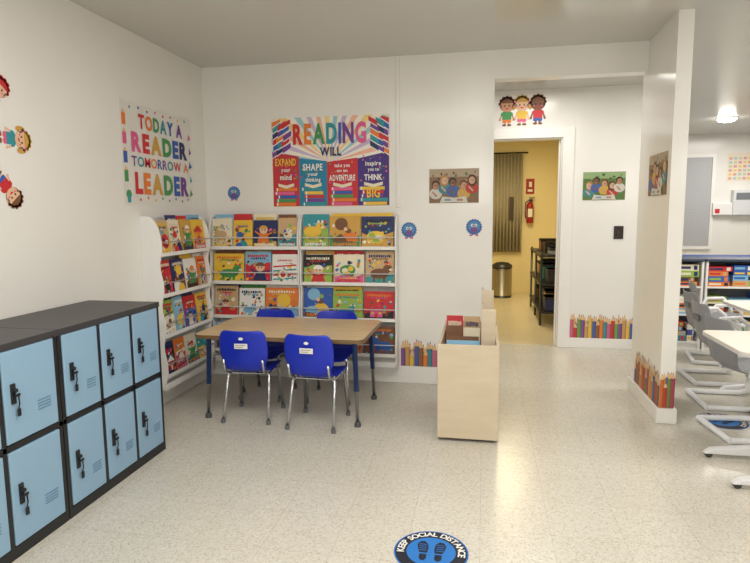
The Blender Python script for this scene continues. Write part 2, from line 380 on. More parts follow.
fill('3', [[('tan', 'navy', 'red', 5, 'tan and navy'), ('cream', 'red', 'navy', 0, 'cream and red'), ('gold', 'green', 'white', 1, 'gold and green'), ('yellow', 'orange', 'red', 3, 'yellow and orange')],
           [('red', 'black', 'white', 4, 'red and black'), ('navy', 'yellow', 'white', 0, 'navy and yellow'), ('white', 'green', 'orange', 1, 'white and green'), ('orange', 'white', 'blue', 5, 'orange and white')],
           [('lime', 'brown', 'white', 2, 'lime and brown'), ('sky', 'yellow', 'brown', 4, 'sky blue and yellow'), ('red', 'cream', 'navy', 1, 'red and cream'), ('yellow', 'navy', 'teal', 0, 'yellow and navy')],
           [('navy', 'red', 'white', 3, 'navy and red'), ('orange', 'cream', 'brown', 2, 'orange and cream'), ('cream', 'green', 'red', 1, 'cream and green'), ('teal', 'orange', 'white', 5, 'teal and orange')]], R3W, [.255, .248, .248, .24])
# ---------------------------------------------------------------- wall art
def kid(b, cx, cz, s, rot, skin, hair, shirt, pants, L=1, longhair=False):
    ca, sa = math.cos(rot), math.sin(rot)
    def T(x, z): return (cx+s*(x*ca-z*sa), cz+s*(x*sa+z*ca))
    def P(pts, m, l): b.poly([T(*p) for p in pts], m, L+l*.5)
    def D(x, z, rx, rz, m, l, **k):
        c = T(x, z); b.disc(c[0], c[1], rx*s, rz*s, m, L+l*.5, rot, **k)
    P([(-.22, -1.1), (-.05, -1.1), (-.07, -1.4), (-.22, -1.4)], skin, 0); P([(.05, -1.1), (.22, -1.1), (.22, -1.4), (.07, -1.4)], skin, 0)
    P([(-.34, -.98), (.34, -.98), (.32, -1.24), (.03, -1.24), (0, -1.16), (-.03, -1.24), (-.32, -1.24)], pants, 1)
    D(-.19, -1.42, .16, .08, PAL['brown'], 1); D(.19, -1.42, .16, .08, PAL['brown'], 1)
    P([(-.26, -.5), (-.40, -.55), (-.56, -.98), (-.44, -1.02)], skin, 0); P([(.26, -.5), (.40, -.55), (.56, -.98), (.44, -1.02)], skin, 0)
    D(-.5, -1.02, .09, .09, skin, 1); D(.5, -1.02, .09, .09, skin, 1)
    P([(-.2, -.38), (.2, -.38), (.42, -.52), (.46, -.72), (.33, -.74), (.34, -1.02), (-.34, -1.02), (-.33, -.74), (-.46, -.72), (-.42, -.52)], shirt, 2)
    D(0, .1, .56, .56, hair, 3)
    for k in range(7): D(.5*math.cos(R(30*k)), .15+.48*math.sin(R(30*k)), .13, .12, hair, 3)
    if longhair: D(-.6, -.05, .16, .32, hair, 3); D(.6, -.05, .16, .32, hair, 3); D(-.5, .22, .07, .07, PAL['pink'], 5); D(.5, .22, .07, .07, PAL['pink'], 5)
    D(0, 0, .48, .46, skin, 4); D(0, .2, .45, .28, hair, 5, a0=0, a1=180)
    D(-.46, -.03, .08, .1, skin, 4); D(.46, -.03, .08, .1, skin, 4)
    D(-.16, -.0, .05, .07, PAL['black'], 6); D(.16, -.0, .05, .07, PAL['black'], 6); D(0, -.16, .12, .1, PAL['red'], 6, a0=180, a1=360)
    D(-.28, -.13, .06, .05, PAL['pink'], 5); D(.28, -.13, .06, .05, PAL['pink'], 5)
def wall_rect(w, u0, v0, u1, v1):
    if w == 'left':
        a, c = hit(u0, v0, 0, XL), hit(u1, v1, 0, XL); return a.y, c.y, c.z, a.z
    y = YB if w == 'back' else (HY if w == 'hall' else FY)
    a, c = hit(u0, v0, 1, y), hit(u1, v1, 1, y); return a.x, c.x, c.z, a.z
GAP = .0002
def onwall(w, x, z):
    if w == 'left': return (XL+GAP, x, z), (0, 0, R(90))
    y = YB if w == 'back' else (HY if w == 'hall' else FY)
    return (x, y-GAP, z), (0, 0, 0)
def words(parent, *a, **k):
    b = B(); b.text(*a, **k); return b.build('lettering', parent)
# reading poster
x0, x1, z0, z1 = wall_rect('back', 271, 120, 390, 206); W, Hh = x1-x0, z1-z0+.01
loc, rot = onwall('back', x0, z0)
p = B().box(0, W, -.001, 0, 0, Hh, M(240, 226, 196, .35)).build('poster', None, loc, rot)
tag(p, 'wide rainbow-lettered poster about reading above the back wall racks', 'poster')
def R_(b, a, c, e, f, m, L=1): b.rect(a*W, c*W, e*Hh, f*Hh, m, L)
b = B()
RAYS = [M(250, 214, 140), M(246, 241, 228), M(244, 184, 160), M(246, 241, 228), M(206, 188, 222), M(246, 241, 228), M(160, 208, 218), M(246, 241, 228)]
nR = 32
def clipray(t):
    cx, cz = .5*W, .5*Hh; dx, dz = math.cos(t), math.sin(t)
    k = min(((.5*W)/abs(dx)) if abs(dx) > 1e-6 else 9, (.5*Hh)/dz if dz > 1e-6 else 9); return (cx+dx*k, cz+dz*k)
for k in range(nR):
    a0, a1 = math.pi*k/nR, math.pi*(k+1)/nR
    b.poly([(.5*W, .5*Hh), clipray(a0), clipray(a1)], RAYS[k % 8], 1.5)
b.build('sunray_background', p)
cols4 = [M(196, 50, 60), M(28, 132, 168), M(204, 44, 54), M(70, 46, 130)]
xs = [.005, .235, .475, .735, .995]
tl = [.63, .55, .50, .53]; tr = [.57, .51, .54, .60]
for i in range(4):
    b = B(); b.poly([(xs[i]*W, .01*Hh), (xs[i+1]*W, .01*Hh), (xs[i+1]*W, tr[i]*Hh), (xs[i]*W, tl[i]*Hh)], cols4[i], 2); b.build('picture_panel', p)
b = B(); rr = random.Random(3)
for i in range(4):
    w4 = xs[i+1]-xs[i]
    for k in range(5):
        w0 = xs[i]+.01+rr.uniform(0, .04); w1 = xs[i+1]-.01-rr.uniform(0, .04)
        R_(b, w0, w1, .015+k*.042, .05+k*.042, RAIN[(i*3+k*2+1) % 8], 3); R_(b, w0+.01, w0+.02, .015+k*.042, .05+k*.042, PAL['white'], 3.5)
    b.poly([((xs[i]+w4*.2)*W, .235*Hh), ((xs[i]+w4*.5)*W, .21*Hh), ((xs[i]+w4*.8)*W, .235*Hh), ((xs[i]+w4*.8)*W, .27*Hh), ((xs[i]+w4*.5)*W, .245*Hh), ((xs[i]+w4*.2)*W, .27*Hh)], PAL['cream'], 4)
    for k in range(22):
        s = rr.uniform(.004, .009); b.disc((xs[i]+w4*rr.uniform(.06, .94))*W, rr.uniform(.26, tr[i]-.04)*Hh, s, s, RAIN[rr.randint(0, 7)], 2.6, n=6)
SB = [PAL[k] for k in ('purple', 'blue', 'red', 'navy', 'teal', 'orange', 'purple', 'red')]
for side in (0, 1):
    for k in range(16):
        cx = (.035+.045*(k % 3)+rr.uniform(-.01, .01)); cz = (.63+.0225*k)
        if side: cx = 1-cx-.01
        c = SB[(k*3+side*5) % 8]; sl = .03 if side == 0 else -.03
        P = [((cx-.03)*W, (cz-.05-sl)*Hh), ((cx+.04)*W, (cz-.05+sl)*Hh), ((cx+.04)*W, (cz+.02+sl)*Hh), ((cx-.03)*W, (cz+.02-sl)*Hh)]
        P = [(min(max(q[0], .004*W), .996*W), min(q[1], .985*Hh)) for q in P]
        b.poly(P, c, 3+k*.2); b.poly([P[0], P[1], (P[1][0], P[1][1]+.012*Hh), (P[0][0], P[0][1]+.012*Hh)], PAL['white'], 3.1+k*.2)
b.build('book_drawings', p)
words(p, 'READING', .19*W, .81*W, .71*Hh, .93*Hh, [PAL[k] for k in ('red', 'orange', 'green', 'teal', 'blue', 'purple', 'pink')], 9, .04)
words(p, 'WILL', .42*W, .60*W, .57*Hh, .665*Hh, [PAL['navy']], 9, .035)
Wt = [PAL['white']]; Yl = [PAL['yellow']]
for a in [('EXPAND', .03*W, .21*W, .47*Hh, .55*Hh, Yl), ('your', .08*W, .16*W, .40*Hh, .445*Hh, Wt), ('mind', .07*W, .17*W, .31*Hh, .37*Hh, Wt),
          ('SHAPE', .27*W, .44*W, .41*Hh, .485*Hh, Wt), ('your', .31*W, .40*W, .35*Hh, .39*Hh, Wt), ('thinking', .29*W, .42*W, .285*Hh, .33*Hh, Wt),
          ('take you', .54*W, .67*W, .44*Hh, .48*Hh, Wt), ('on an', .56*W, .65*W, .385*Hh, .42*Hh, Wt), ('ADVENTURE', .495*W, .715*W, .29*Hh, .355*Hh, Wt),
          ('inspire', .80*W, .93*W, .45*Hh, .50*Hh, Wt), ('you to', .82*W, .91*W, .39*Hh, .43*Hh, Wt), ('THINK', .79*W, .94*W, .29*Hh, .355*Hh, Wt), ('BIG', .81*W, .92*W, .10*Hh, .20*Hh, Yl)]:
    words(p, *a, 9, .03)
# left wall poster
x0, x1, z0, z1 = wall_rect('left', 118, 97, 194, 206); W, Hh = x1-x0, z1-z0
loc, rot = onwall('left', x0, z0)
p = B().box(0, W, -.001, 0, 0, Hh, M(230, 228, 222, .35)).build('poster', None, loc, rot)
tag(p, 'poster with four lines of rainbow capitals above the left wall rack', 'poster')
b = B()
for k in range(4):
    zz = .22+k*.18
    b.rect(.02*W, .065*W, zz*Hh, (zz+.11)*Hh, RAIN[(k*2+3) % 8], 2); b.poly([(.02*W, (zz+.11)*Hh), (.065*W, (zz+.11)*Hh), (.042*W, (zz+.155)*Hh)], PAL['wood'], 2)
b.disc(.06*W, .1*Hh, .03, .03, PAL['green'], 2); b.rect(.04*W, .08*W, .02*Hh, .09*Hh, PAL['teal'], 2.5)
for k in range(5): b.poly([((.93+.02*(k % 2))*W, (.1+.16*k)*Hh), (.985*W, (.13+.16*k)*Hh), (.95*W, (.19+.16*k)*Hh)], RAIN[(k+3) % 8], 2)
for k in range(8): b.disc((.2+.1*k)*W, (.05+.02*(k % 2))*Hh, .01, .01, RAIN[k % 8], 2); b.disc((.12+.11*k)*W, (.94+.015*(k % 2))*Hh, .01, .01, RAIN[(k+4) % 8], 2)
b.build('border', p)
words(p, 'TODAY A', .22*W, .84*W, .76*Hh, .90*Hh, [PAL[k] for k in ('red', 'orange', 'green', 'teal', 'blue', 'purple')], 4, .04)
words(p, 'READER', .12*W, .91*W, .53*Hh, .71*Hh, [PAL[k] for k in ('pink', 'red', 'gold', 'green', 'blue', 'navy')], 4, .055)
words(p, 'TOMORROW A', .11*W, .92*W, .38*Hh, .48*Hh, [PAL[k] for k in ('purple', 'teal', 'red', 'orange', 'blue')], 4, .018)
words(p, 'LEADER', .14*W, .91*W, .12*Hh, .32*Hh, [PAL[k] for k in ('red', 'orange', 'gold', 'green', 'blue', 'purple')], 4, .055)
# kid ring on left wall
for (u, v, a, sk, hr, sh, pn, lg, lab) in [(-1, 88, 50, 'skin', 'red', 'blue', 'navy', False, 'wall sticker of a red haired child, topmost at the left edge'),
        (21, 140, 0, 'skin', 'gold', 'teal', 'pink', True, 'wall sticker of a blond child lying sideways on the left wall'),
        (13, 196, -50, 'skin', 'brown', 'red', 'blue', False, 'wall sticker of a brown haired child, lowest above the lockers')]:
    q = hit(u, v, 0, XL)
    b = B(); kid(b, 0, 0, .092, R(a-90), PAL[sk], PAL[hr], PAL[sh], PAL[pn], 1, lg)
    loc, rot = onwall('left', q.y, q.z)
    tag(b.build('child_sticker', None, loc, rot), lab, 'wall sticker', 'child stickers on the left wall')
for u, v, sk, hr, sh, pn, lg, lab in [(507, 106, 'mskin', 'brown', 'green', 'orange', False, 'sticker of a brown haired child in green above the doorway'), (522, 105, 'skin', 'gold', 'yellow', 'pink', True, 'sticker of a blond child in yellow above the doorway'), (538, 104, 'dskin', 'brown', 'red', 'blue', False, 'sticker of a dark skinned child in red above the doorway')]:
    q = hit(u, v, 1, HY); b = B(); kid(b, 0, 0, .135, 0, PAL[sk], PAL[hr], PAL[sh], PAL[pn], 1, lg)
    loc, rot = onwall('hall', q.x, q.z); tag(b.build('child_sticker', None, loc, rot), lab, 'wall sticker', 'child stickers above the doorway')
# round creature stickers
for u, v, lab, s in [(234, 193, 'blue and purple round creature sticker on the wall above the corner rack', .052), (409, 230, 'blue creature sticker on the wall beside the book rack', .058), (474, 227, 'blue creature sticker on the wall near the doorway edge', .058)]:
    q = hit(u, v, 1, YB); b = B()
    P = []
    for k in range(36):
        rr_ = s*(1.0 if k % 2 else 1.14); P.append((rr_*math.cos(R(10*k)), rr_*math.sin(R(10*k))))
    b.poly(P, M(62, 112, 172), .8); b.disc(0, .1*s, .8*s, .72*s, M(84, 140, 190), 1.2); b.disc(0, -.42*s, .5*s, .38*s, M(110, 84, 150), 1.4)
    for sx in (-1, 1):
        b.disc(sx*.24*s, .24*s, .17*s, .2*s, PAL['white'], 2); b.disc(sx*.2*s, .22*s, .08*s, .1*s, PAL['black'], 2.5)
        b.disc(sx*.4*s, -1.12*s, .24*s, .12*s, M(200, 90, 130), .8)
    b.disc(0, -.1*s, .26*s, .18*s, M(190, 60, 90), 2, a0=180, a1=360)
    loc, rot = onwall('back', q.x, q.z); tag(b.build('creature_sticker', None, loc, rot), lab, 'wall sticker', 'creature stickers on the back wall')
# photo prints
def photo_print(W, Hh, loc, rot, label, seed):
    p = B().box(0, W, -.002, 0, 0, Hh, M(228, 224, 215)).build('photo_print', None, loc, rot); tag(p, label, 'photo print')
    b = B(); r = random.Random(seed)
    m = .008*W
    grass = seed == 2
    D_ = .88
    def N(c, v=.25): return M(int(c[0]*D_), int(c[1]*D_), int(c[2]*D_), .5, 0, v, 90)
    b.rect(m, W-m, m, Hh-m, N((112, 150, 74), .5) if grass else N((168, 130, 92), .5), 2.2)
    b.rect(m, W-m, Hh*.76, Hh-m, N((170, 200, 140)) if grass else N((206, 184, 152)), 2.3)
    for k in range(60):
        px, pz = r.uniform(m+.02, W-m-.02), r.uniform(.2*Hh, Hh-m-.02); s = r.uniform(.006, .018)
        q = r.choice([(90, 128, 56), (136, 172, 90), (176, 200, 130), (70, 100, 48)] if grass else [(168, 130, 92), (120, 88, 60), (216, 190, 156), (110, 140, 90), (96, 66, 46)])
        b.disc(px, pz, s, s*.7, N(q), 2.4+k*.009, n=7, rot=r.uniform(0, 3))
    skins = [(244, 192, 152), (208, 146, 106), (248, 204, 170), (150, 98, 70), (232, 174, 134)]
    hairs = [(84, 52, 32), (44, 32, 28), (204, 150, 84), (54, 36, 28), (120, 72, 42)]
    shirts = [(216, 66, 58), (242, 236, 224), (70, 156, 170), (72, 112, 190), (240, 190, 80)]
    for k in range(5):
        i = (k+seed) % 5
        x = W*(.15+.175*k)+r.uniform(-.01, .01); z = Hh*(.52+.15*((k*2) % 3)/2); s = Hh*.125; L = 3+k*.5; tl_ = r.uniform(-.3, .3)
        b.disc(x, z-s*1.9, s*1.5, s*1.3, N(shirts[i]), L, n=14); b.disc(x+tl_*s*.5, z+s*.22, s*.95, s*.95, N(hairs[i]), L+.15, n=14)
        if i in (0, 2): b.disc(x+tl_*s, z-s*.4, s*1.0, s*1.1, N(hairs[i]), L+.12, n=12)
        b.disc(x, z-s*.14, s*.72, s*.86, N(skins[i]), L+.3, n=14, rot=tl_)
        b.disc(x+s*.25, z-s*.2, s*.36, s*.5, N(tuple(int(c*.9) for c in skins[i])), L+.35, n=10)
        b.disc(x-s*.26, z+s*.02, s*.09, s*.05, N((70, 48, 40)), L+.4, n=6); b.disc(x+s*.26, z+s*.02, s*.09, s*.05, N((70, 48, 40)), L+.4, n=6)
        b.disc(x, z-s*.42, s*.24, s*.1, N((240, 220, 212)), L+.4, n=8, a0=180, a1=360)
        b.poly([(x-s*.9, z-s*1.6), (x-s*.6, z-s*1.4), (x+s*.4, z-s*2.4), (x+s*.1, z-s*2.7)], N(skins[i]), L+.4)
    b.poly([(W*.22, m*1.5), (W*.5, m*3), (W*.78, m*1.5), (W*.74, Hh*.2), (W*.5, Hh*.16), (W*.27, Hh*.2)], N((244, 240, 228)), 7)
    b.rect(W*.32, W*.44, Hh*.07, Hh*.13, N((150, 180, 200)), 7.4); b.rect(W*.56, W*.68, Hh*.07, Hh*.13, N((210, 150, 110)), 7.4)
    b.build('picture', p)
x0, x1, z0, z1 = wall_rect('back', 429, 169, 479, 203)
photo_print(x1-x0, z1-z0, *onwall('back', x0, z0), 'printed photo of smiling children on the back wall beside the opening', 1)
x0, x1, z0, z1 = wall_rect('hall', 583, 172, 625, 200)
photo_print(x1-x0, z1-z0, *onwall('hall', x0, z0), 'printed photo of children on grass on the wall right of the doorway', 2)
a = hit(650, 156, 0, PX0); c = hit(667, 195, 0, PX0)
photo_print(a.y-c.y, a.z-c.z, (PX0-GAP, a.y, c.z), (0, 0, R(-90)), 'printed photo on the left side of the white pillar', 3)
# pencil borders
PCC = [(196, 58, 56), (226, 130, 62), (232, 190, 84), (116, 156, 84), (70, 136, 150), (76, 98, 160), (130, 84, 146), (206, 104, 136), (148, 98, 62), (206, 158, 96)]
WARM = [(206, 110, 52), (176, 84, 48), (224, 160, 84), (190, 64, 52), (150, 98, 60), (214, 134, 66), (120, 130, 70), (196, 150, 96), (84, 104, 150), (170, 70, 90)]
def pencils(W, Hh, n, seed, loc, rot, label, pal=PCC):
    b = B(); r = random.Random(seed); w = W/n
    for row in (0, 1):
        for i in range(n-(1-row)):
            h = Hh*(.66+.34*abs(math.sin(i*1.1+seed)))*r.uniform(.9, 1.0)
            if row == 0: h = Hh*r.uniform(.78, .97)
            x = i*w+(w*.5 if row == 0 else 0); c = pal[(i*3+seed+row*5) % 10]; cd_ = tuple(int(q*.8) for q in c)
            t = w*1.7; L = (1 if i % 2 else 1.4)+row*.9
            b.rect(x, x+w, 0, h-t, M(*c), L); b.rect(x+w*.75, x+w, 0, h-t, M(*cd_), L+.2)
            b.poly([(x, h-t), (x+w*.33, h-t-w*.2), (x+w*.66, h-t), (x+w, h-t-w*.1), (x+w, h-t), (x+w*.66, h-t*.35), (x+w*.34, h-t*.35)], PAL['wood'], L); b.poly([(x+w*.34, h-t*.35), (x+w*.66, h-t*.35), (x+w*.5, h)], M(*c), L)
    tag(b.build('pencil_border', None, loc, rot), label, 'wall sticker', 'coloured pencil border stickers')
x0 = hit(401, 360, 1, YB).x; x1 = hit(437, 360, 1, YB).x
pencils(x1-x0, .24, 8, 1, (x0, YB-GAP, BBH+.003), (0, 0, 0), 'coloured pencil border sticker on the back wall beside the book rack')
x0 = DX1+TW+.01; x1 = 1.55
pencils(x1-x0, .27, 18, 2, (x0, HY-GAP, .103), (0, 0, 0), 'long coloured pencil border sticker right of the doorway')
pencils(YB-PY0-.01, .28, 13, 3, (PX0-GAP, YB-.005, .103), (0, 0, R(-90)), 'coloured pencil border sticker on the left side of the pillar', WARM)
pencils(PX1-PX0, .26, 4, 5, (PX0, PY0-GAP, .103), (0, 0, 0), 'coloured pencil border sticker on the front of the pillar', WARM)
# switch
x0, x1, z0, z1 = wall_rect('hall', 614, 226, 623, 239)
sw = B().box(0, x1-x0, -.008, 0, 0, z1-z0, M(45, 35, 28)).build('light_switch', None, (x0, HY, z0), None, bevel=.002)
tag(sw, 'dark brown light switch on the white wall right of the doorway', 'light switch')
B().box((x1-x0)*.38, (x1-x0)*.62, -.014, -.008, (z1-z0)*.4, (z1-z0)*.6, M(60, 50, 40)).build('toggle', sw)
# floor stickers
def floor_sticker(x, y, r, rz, label):
    b = B(); b.disc(0, 0, r, r, M(30, 110, 195), 0.5, n=48); b.disc(0, 0, r*.96, r*.96, M(22, 26, 44), 1, n=48); b.disc(0, 0, r*.66, r*.66, M(35, 120, 200), 1.6, n=40)
    p = b.build('floor_sticker', None, (x, y, .0005), (R(-90), 0, rz)); tag(p, label, 'floor sticker', 'round blue distancing floor stickers')
    b = B(); b.arctext('KEEP SOCIAL DISTANCE', r*.725, r*.27, 190, -10, PAL['white'], 2.3, .025); b.build('lettering', p)
    for s in (-1, 1):
        b = B()
        P = [(.10, -.08), (.08, .12), (.10, .32), (.20, .46), (.32, .44), (.39, .3), (.37, .12), (.31, -.08)]
        b.poly([(s*q[0]*r, q[1]*r) for q in P], M(15, 20, 45), 2.1)
        P = [(.11, -.14), (.30, -.14), (.30, -.34), (.24, -.42), (.16, -.42), (.11, -.34)]
        b.poly([(s*q[0]*r, q[1]*r) for q in P], M(15, 20, 45), 2.1)
        for k in range(4): b.rect(min(s*.13, s*.34)*r, max(s*.13, s*.34)*r, (.02+.09*k)*r, (.045+.09*k)*r, M(35, 120, 200), 2.4)
        b.build('footprint', p)
q = hit(431, 552, 2, 0)
floor_sticker(q.x, q.y, .155, 0, 'round blue distancing sticker on the open floor near the camera')
q = hit(722, 421, 2, 0)
floor_sticker(q.x, q.y, .155, R(-40), 'round blue distancing sticker on the floor beneath the grey chairs')
# ---------------------------------------------------------------- kids table
TX0, TX1, TY0, TY1, TZ = -1.93, -.75, 3.49, 4.20, .60
t = thing('activity_table', 'low rectangular table with maple top by the book racks', 'table', ((TX0+TX1)/2, (TY0+TY1)/2, 0))
hw, hd = (TX1-TX0)/2, (TY1-TY0)/2
def rr2(hw, hd, r, n=6):
    P = []
    for cx, cy, a in ((hw-r, hd-r, 0), (-hw+r, hd-r, 90), (-hw+r, -hd+r, 180), (hw-r, -hd+r, 270)):
        for k in range(n+1): th = R(a+90*k/n); P.append((cx+r*math.cos(th), cy+r*math.sin(th)))
    return P
B().prism(rr2(hw-.003, hd-.003, .05), TZ-.024, TZ, TABLETOP, 2).build('tabletop', t)
e = B(); P1 = rr2(hw, hd, .052)
e.prism(P1, TZ-.026, TZ-.002, M(120, 95, 65, .4), 2).build('edge_band', t)
B().box(-hw+.08, hw-.08, -hd+.08, hd-.08, TZ-.05, TZ-.026, M(150, 130, 100)).build('underframe', t)
for sx in (-1, 1):
    for sy in (-1, 1):
        x, y = sx*(hw-.075), sy*(hd-.085)
        lg = B().tube([(x, y, TZ-.03), (x+sx*.01, y+sy*.01, .24)], .017, DBLUE).build('leg', t)
        B().tube([(x+sx*.01, y+sy*.01, .26), (x+sx*.018, y+sy*.018, .03)], .0125, CHROME).build('extension_tube', lg)
        B().lathe([(.022, 0), (.022, .02), (.014, .035)], (x+sx*.018, y+sy*.018, 0), M(70, 72, 75)).build('glide', lg)
# ---------------------------------------------------------------- chairs
def shell_mesh(b, prof, m, curl=.02, n=9, bcurl=.03):
    rows = len(prof); v = []; f = []
    for i, (y, z, hw) in enumerate(prof):
        a = prof[max(i-1, 0)]; c = prof[min(i+1, rows-1)]
        tv = Vector((0, c[0]-a[0], c[1]-a[1])).normalized(); nv = Vector((0, tv.z, -tv.y))
        if nv.y < 0 and abs(nv.y) > .5: nv = -nv
        if nv.z < 0 and abs(nv.z) > .5: nv = -nv
        for k in range(n):
            s = -1+2*k/(n-1); q = Vector((s*hw, y, z))+nv*(curl if abs(nv.z) > .5 else bcurl)*(s*s)*.8
            v.append(q)
    for i in range(rows-1):
        for k in range(n-1): f.append((i*n+k, i*n+k+1, (i+1)*n+k+1, (i+1)*n+k))
    return b.add(v, f, m, True)
KP = [(.185, .325, .14), (.17, .345, .16), (.08, .348, .17), (-.02, .338, .17), (-.11, .34, .165), (-.155, .365, .145), (-.17, .40, .14), (-.178, .43, .165), (-.188, .5, .172), (-.197, .57, .17), (-.205, .62, .158), (-.209, .642, .13)]
def kid_chair():
    t = thing('child_chair', 'x', 'chair', (0, 0, 0), 0, 'blue child chairs around the low table')
    b = B(); shell_mesh(b, KP, BLUE); sh = b.build('seat_shell', t, solid=.007, sub=1)
    b = B().box(-.045, .045, -.2165, -.2155, .525, .56, PAPER); b.box(-.038, .03, -.2172, -.2164, .545, .55, PAL['grey']); b.box(-.038, .015, -.2172, -.2164, .533, .538, PAL['grey'])
    b.build('sticker', t)
    b = B().disc(0, .592, .016, .01, PAL['white'], 196); b.build('emblem', t)
    for s in (-1, 1):
        l = B().tube([(s*.13, .1, .325), (s*.145, .125, .31), (s*.158, .16, .02)], .011, CHROME).build('leg', t)
        B().lathe([(.015, 0), (.015, .02), (.012, .03)], (s*.159, .161, 0), M(90, 92, 95)).build('foot_cap', l)
        l = B().tube([(s*.13, -.06, .325), (s*.145, -.09, .31), (s*.158, -.175, .02)], .011, CHROME).build('leg', t)
        B().lathe([(.015, 0), (.015, .02), (.012, .03)], (s*.159, -.176, 0), M(90, 92, 95)).build('foot_cap', l)
        B().tube([(s*.135, .1, .322), (s*.135, -.08, .322), (s*.135, -.165, .36), (s*.135, -.195, .45)], .009, CHROME).build('side_tube', t)
    B().tube([(-.13, .1, .322), (.13, .1, .322)], .008, CHROME).build('crossbar', t)
    B().tube([(-.13, -.07, .322), (.13, -.07, .322)], .008, CHROME).build('crossbar', t)
    return t
kc = kid_chair()
for i, (x, y, rz, lab) in enumerate([(-1.575, 3.66, 3, 'blue plastic child chair with its back to the camera, left front of the low table'),
                                     (-1.085, 3.60, -3, 'blue plastic child chair with its back to the camera, right front of the low table'),
                                     (-1.65, 4.12, 178, 'blue child chair behind the low table facing the camera, on the left'),
                                     (-1.13, 4.12, 181, 'blue child chair behind the low table facing the camera, on the right')]):
    o = kc if i == 0 else copy_tree(kc)
    o.location = (x, y, 0); o.rotation_euler = (0, 0, R(rz)); o['label'] = lab
# ---------------------------------------------------------------- plywood book bin
BX0, BX1, BY0, BY1, BZ = -.27, .10, 3.41, 4.12, .61
t = thing('book_bin', 'plywood book browser bin standing in front of the wall end', 'book bin', ((BX0+BX1)/2, BY0, 0))
w = (BX1-BX0)/2; dp = BY1-BY0
B().box(-w, w, 0, .018, .02, BZ, PLY).build('front_panel', t, bevel=.004)
B().box(-w, w, dp-.018, dp, .02, BZ+.02, PLY).build('back_panel', t, bevel=.004)
B().box(-w, -w+.018, .018, dp-.018, .02, BZ, PLY).build('side_panel', t, bevel=.003)
B().box(w-.018, w, .018, dp-.018, .02, BZ, PLY).build('side_panel', t, bevel=.003)
B().box(-w+.018, w-.018, .018, dp-.018, .30, .318, PLY).build('bottom', t)
B().box(.075, w-.02, .18, .20, .32, .80, PLY).box(.075, .09, .2, .42, .32, .80, PLY).build('divider', t, bevel=.003)
B().box(.075, w-.03, .48, .50, .32, .88, PLY).box(.075, .09, .5, .66, .32, .88, PLY).build('divider', t, bevel=.003)
for sx in (-1, 1):
    for yy in (.05, dp-.05):
        B().tube([(sx*(w-.05)-.012, yy, .018), (sx*(w-.05)+.012, yy, .018)], .018, M(60, 60, 62)).build('caster', t)
bx = (BX0+BX1)/2
for i, (c, a, d, s, lab) in enumerate([('red', 'white', 'navy', 2, 'red striped'), ('cream', 'teal', 'red', 1, 'cream'), ('sky', 'orange', 'white', 0, 'sky blue'), ('brown', 'gold', 'cream', 4, 'brown')]):
    book(.21, .245+.014*i, .008, c, a, d, s, '%s book low in the plywood bin, %s from the front' % (lab, ORD[i]), (bx-.045+.004*(i % 3), BY0+.05+i*.06, .322), 0, R(8), 'books in the plywood bin')
for i, (dx, yy, w_, h_, c, a, d, s, lab) in enumerate([(-.105, .36, .112, .33, 'brown', 'red', 'white', 4, 'brown face-out book, left in the middle of the bin'), (.012, .35, .108, .32, 'cream', 'blue', 'red', 1, 'cream face-out book, right in the middle of the bin'),
        (-.105, .46, .112, .38, 'red', 'cream', 'navy', 0, 'red face-out book, left at the rear of the bin'), (.012, .47, .108, .375, 'tan', 'green', 'brown', 5, 'tan face-out book, right at the rear of the bin')]):
    book(w_, h_, .008, c, a, d, s, lab, (bx+dx, BY0+yy, .322), 0, R(8), 'books in the plywood bin')
# ---------------------------------------------------------------- right side desks and chairs
def desk(loc, rz, label, sp):
    t = thing('student_desk', label, 'desk', loc, rz, 'white student desks')
    B().prism(rr2(.36, .28, .05), .70, .722, M(225, 216, 198, .35), 2).build('desktop', t)
    B().prism(rr2(.362, .282, .052), .702, .716, LGREY, 2).build('edge_band', t)
    for s in (-1, 1):
        y = s*sp
        l = B().box(-.03, .03, y-.018, y+.018, .05, .70, LGREY).build('leg', t, bevel=.008)
        B().prism([(-.34, .025), (-.30, .055), (-.06, .085), (.06, .085), (.30, .055), (.34, .025)], y-.025, y+.025, M(225, 226, 228, .4), 1).build('foot', l, bevel=.008)
        for q in (-.31, .31): B().tube([(q, y-.012, .02), (q, y+.012, .02)], .02, M(60, 60, 62)).build('caster', l)
    B().box(-.03, .03, -sp+.018, sp-.018, .60, .66, LGREY).build('crossbar', t)
    return t
desk((1.59, 3.24, 0), 0, 'light topped student desk at the right edge nearest the camera', .19)
desk((2.15, 4.47, 0), 0, 'light topped student desk farther back beside the grey chairs', .25)
AP = [(.23, .43, .18), (.21, .455, .2), (.1, .455, .215), (-.03, .445, .215), (-.14, .445, .205), (-.19, .47, .185), (-.215, .52, .18), (-.23, .58, .2), (-.245, .68, .205), (-.26, .76, .195), (-.27, .80, .16)]
WT = M(240, 241, 243, .35)
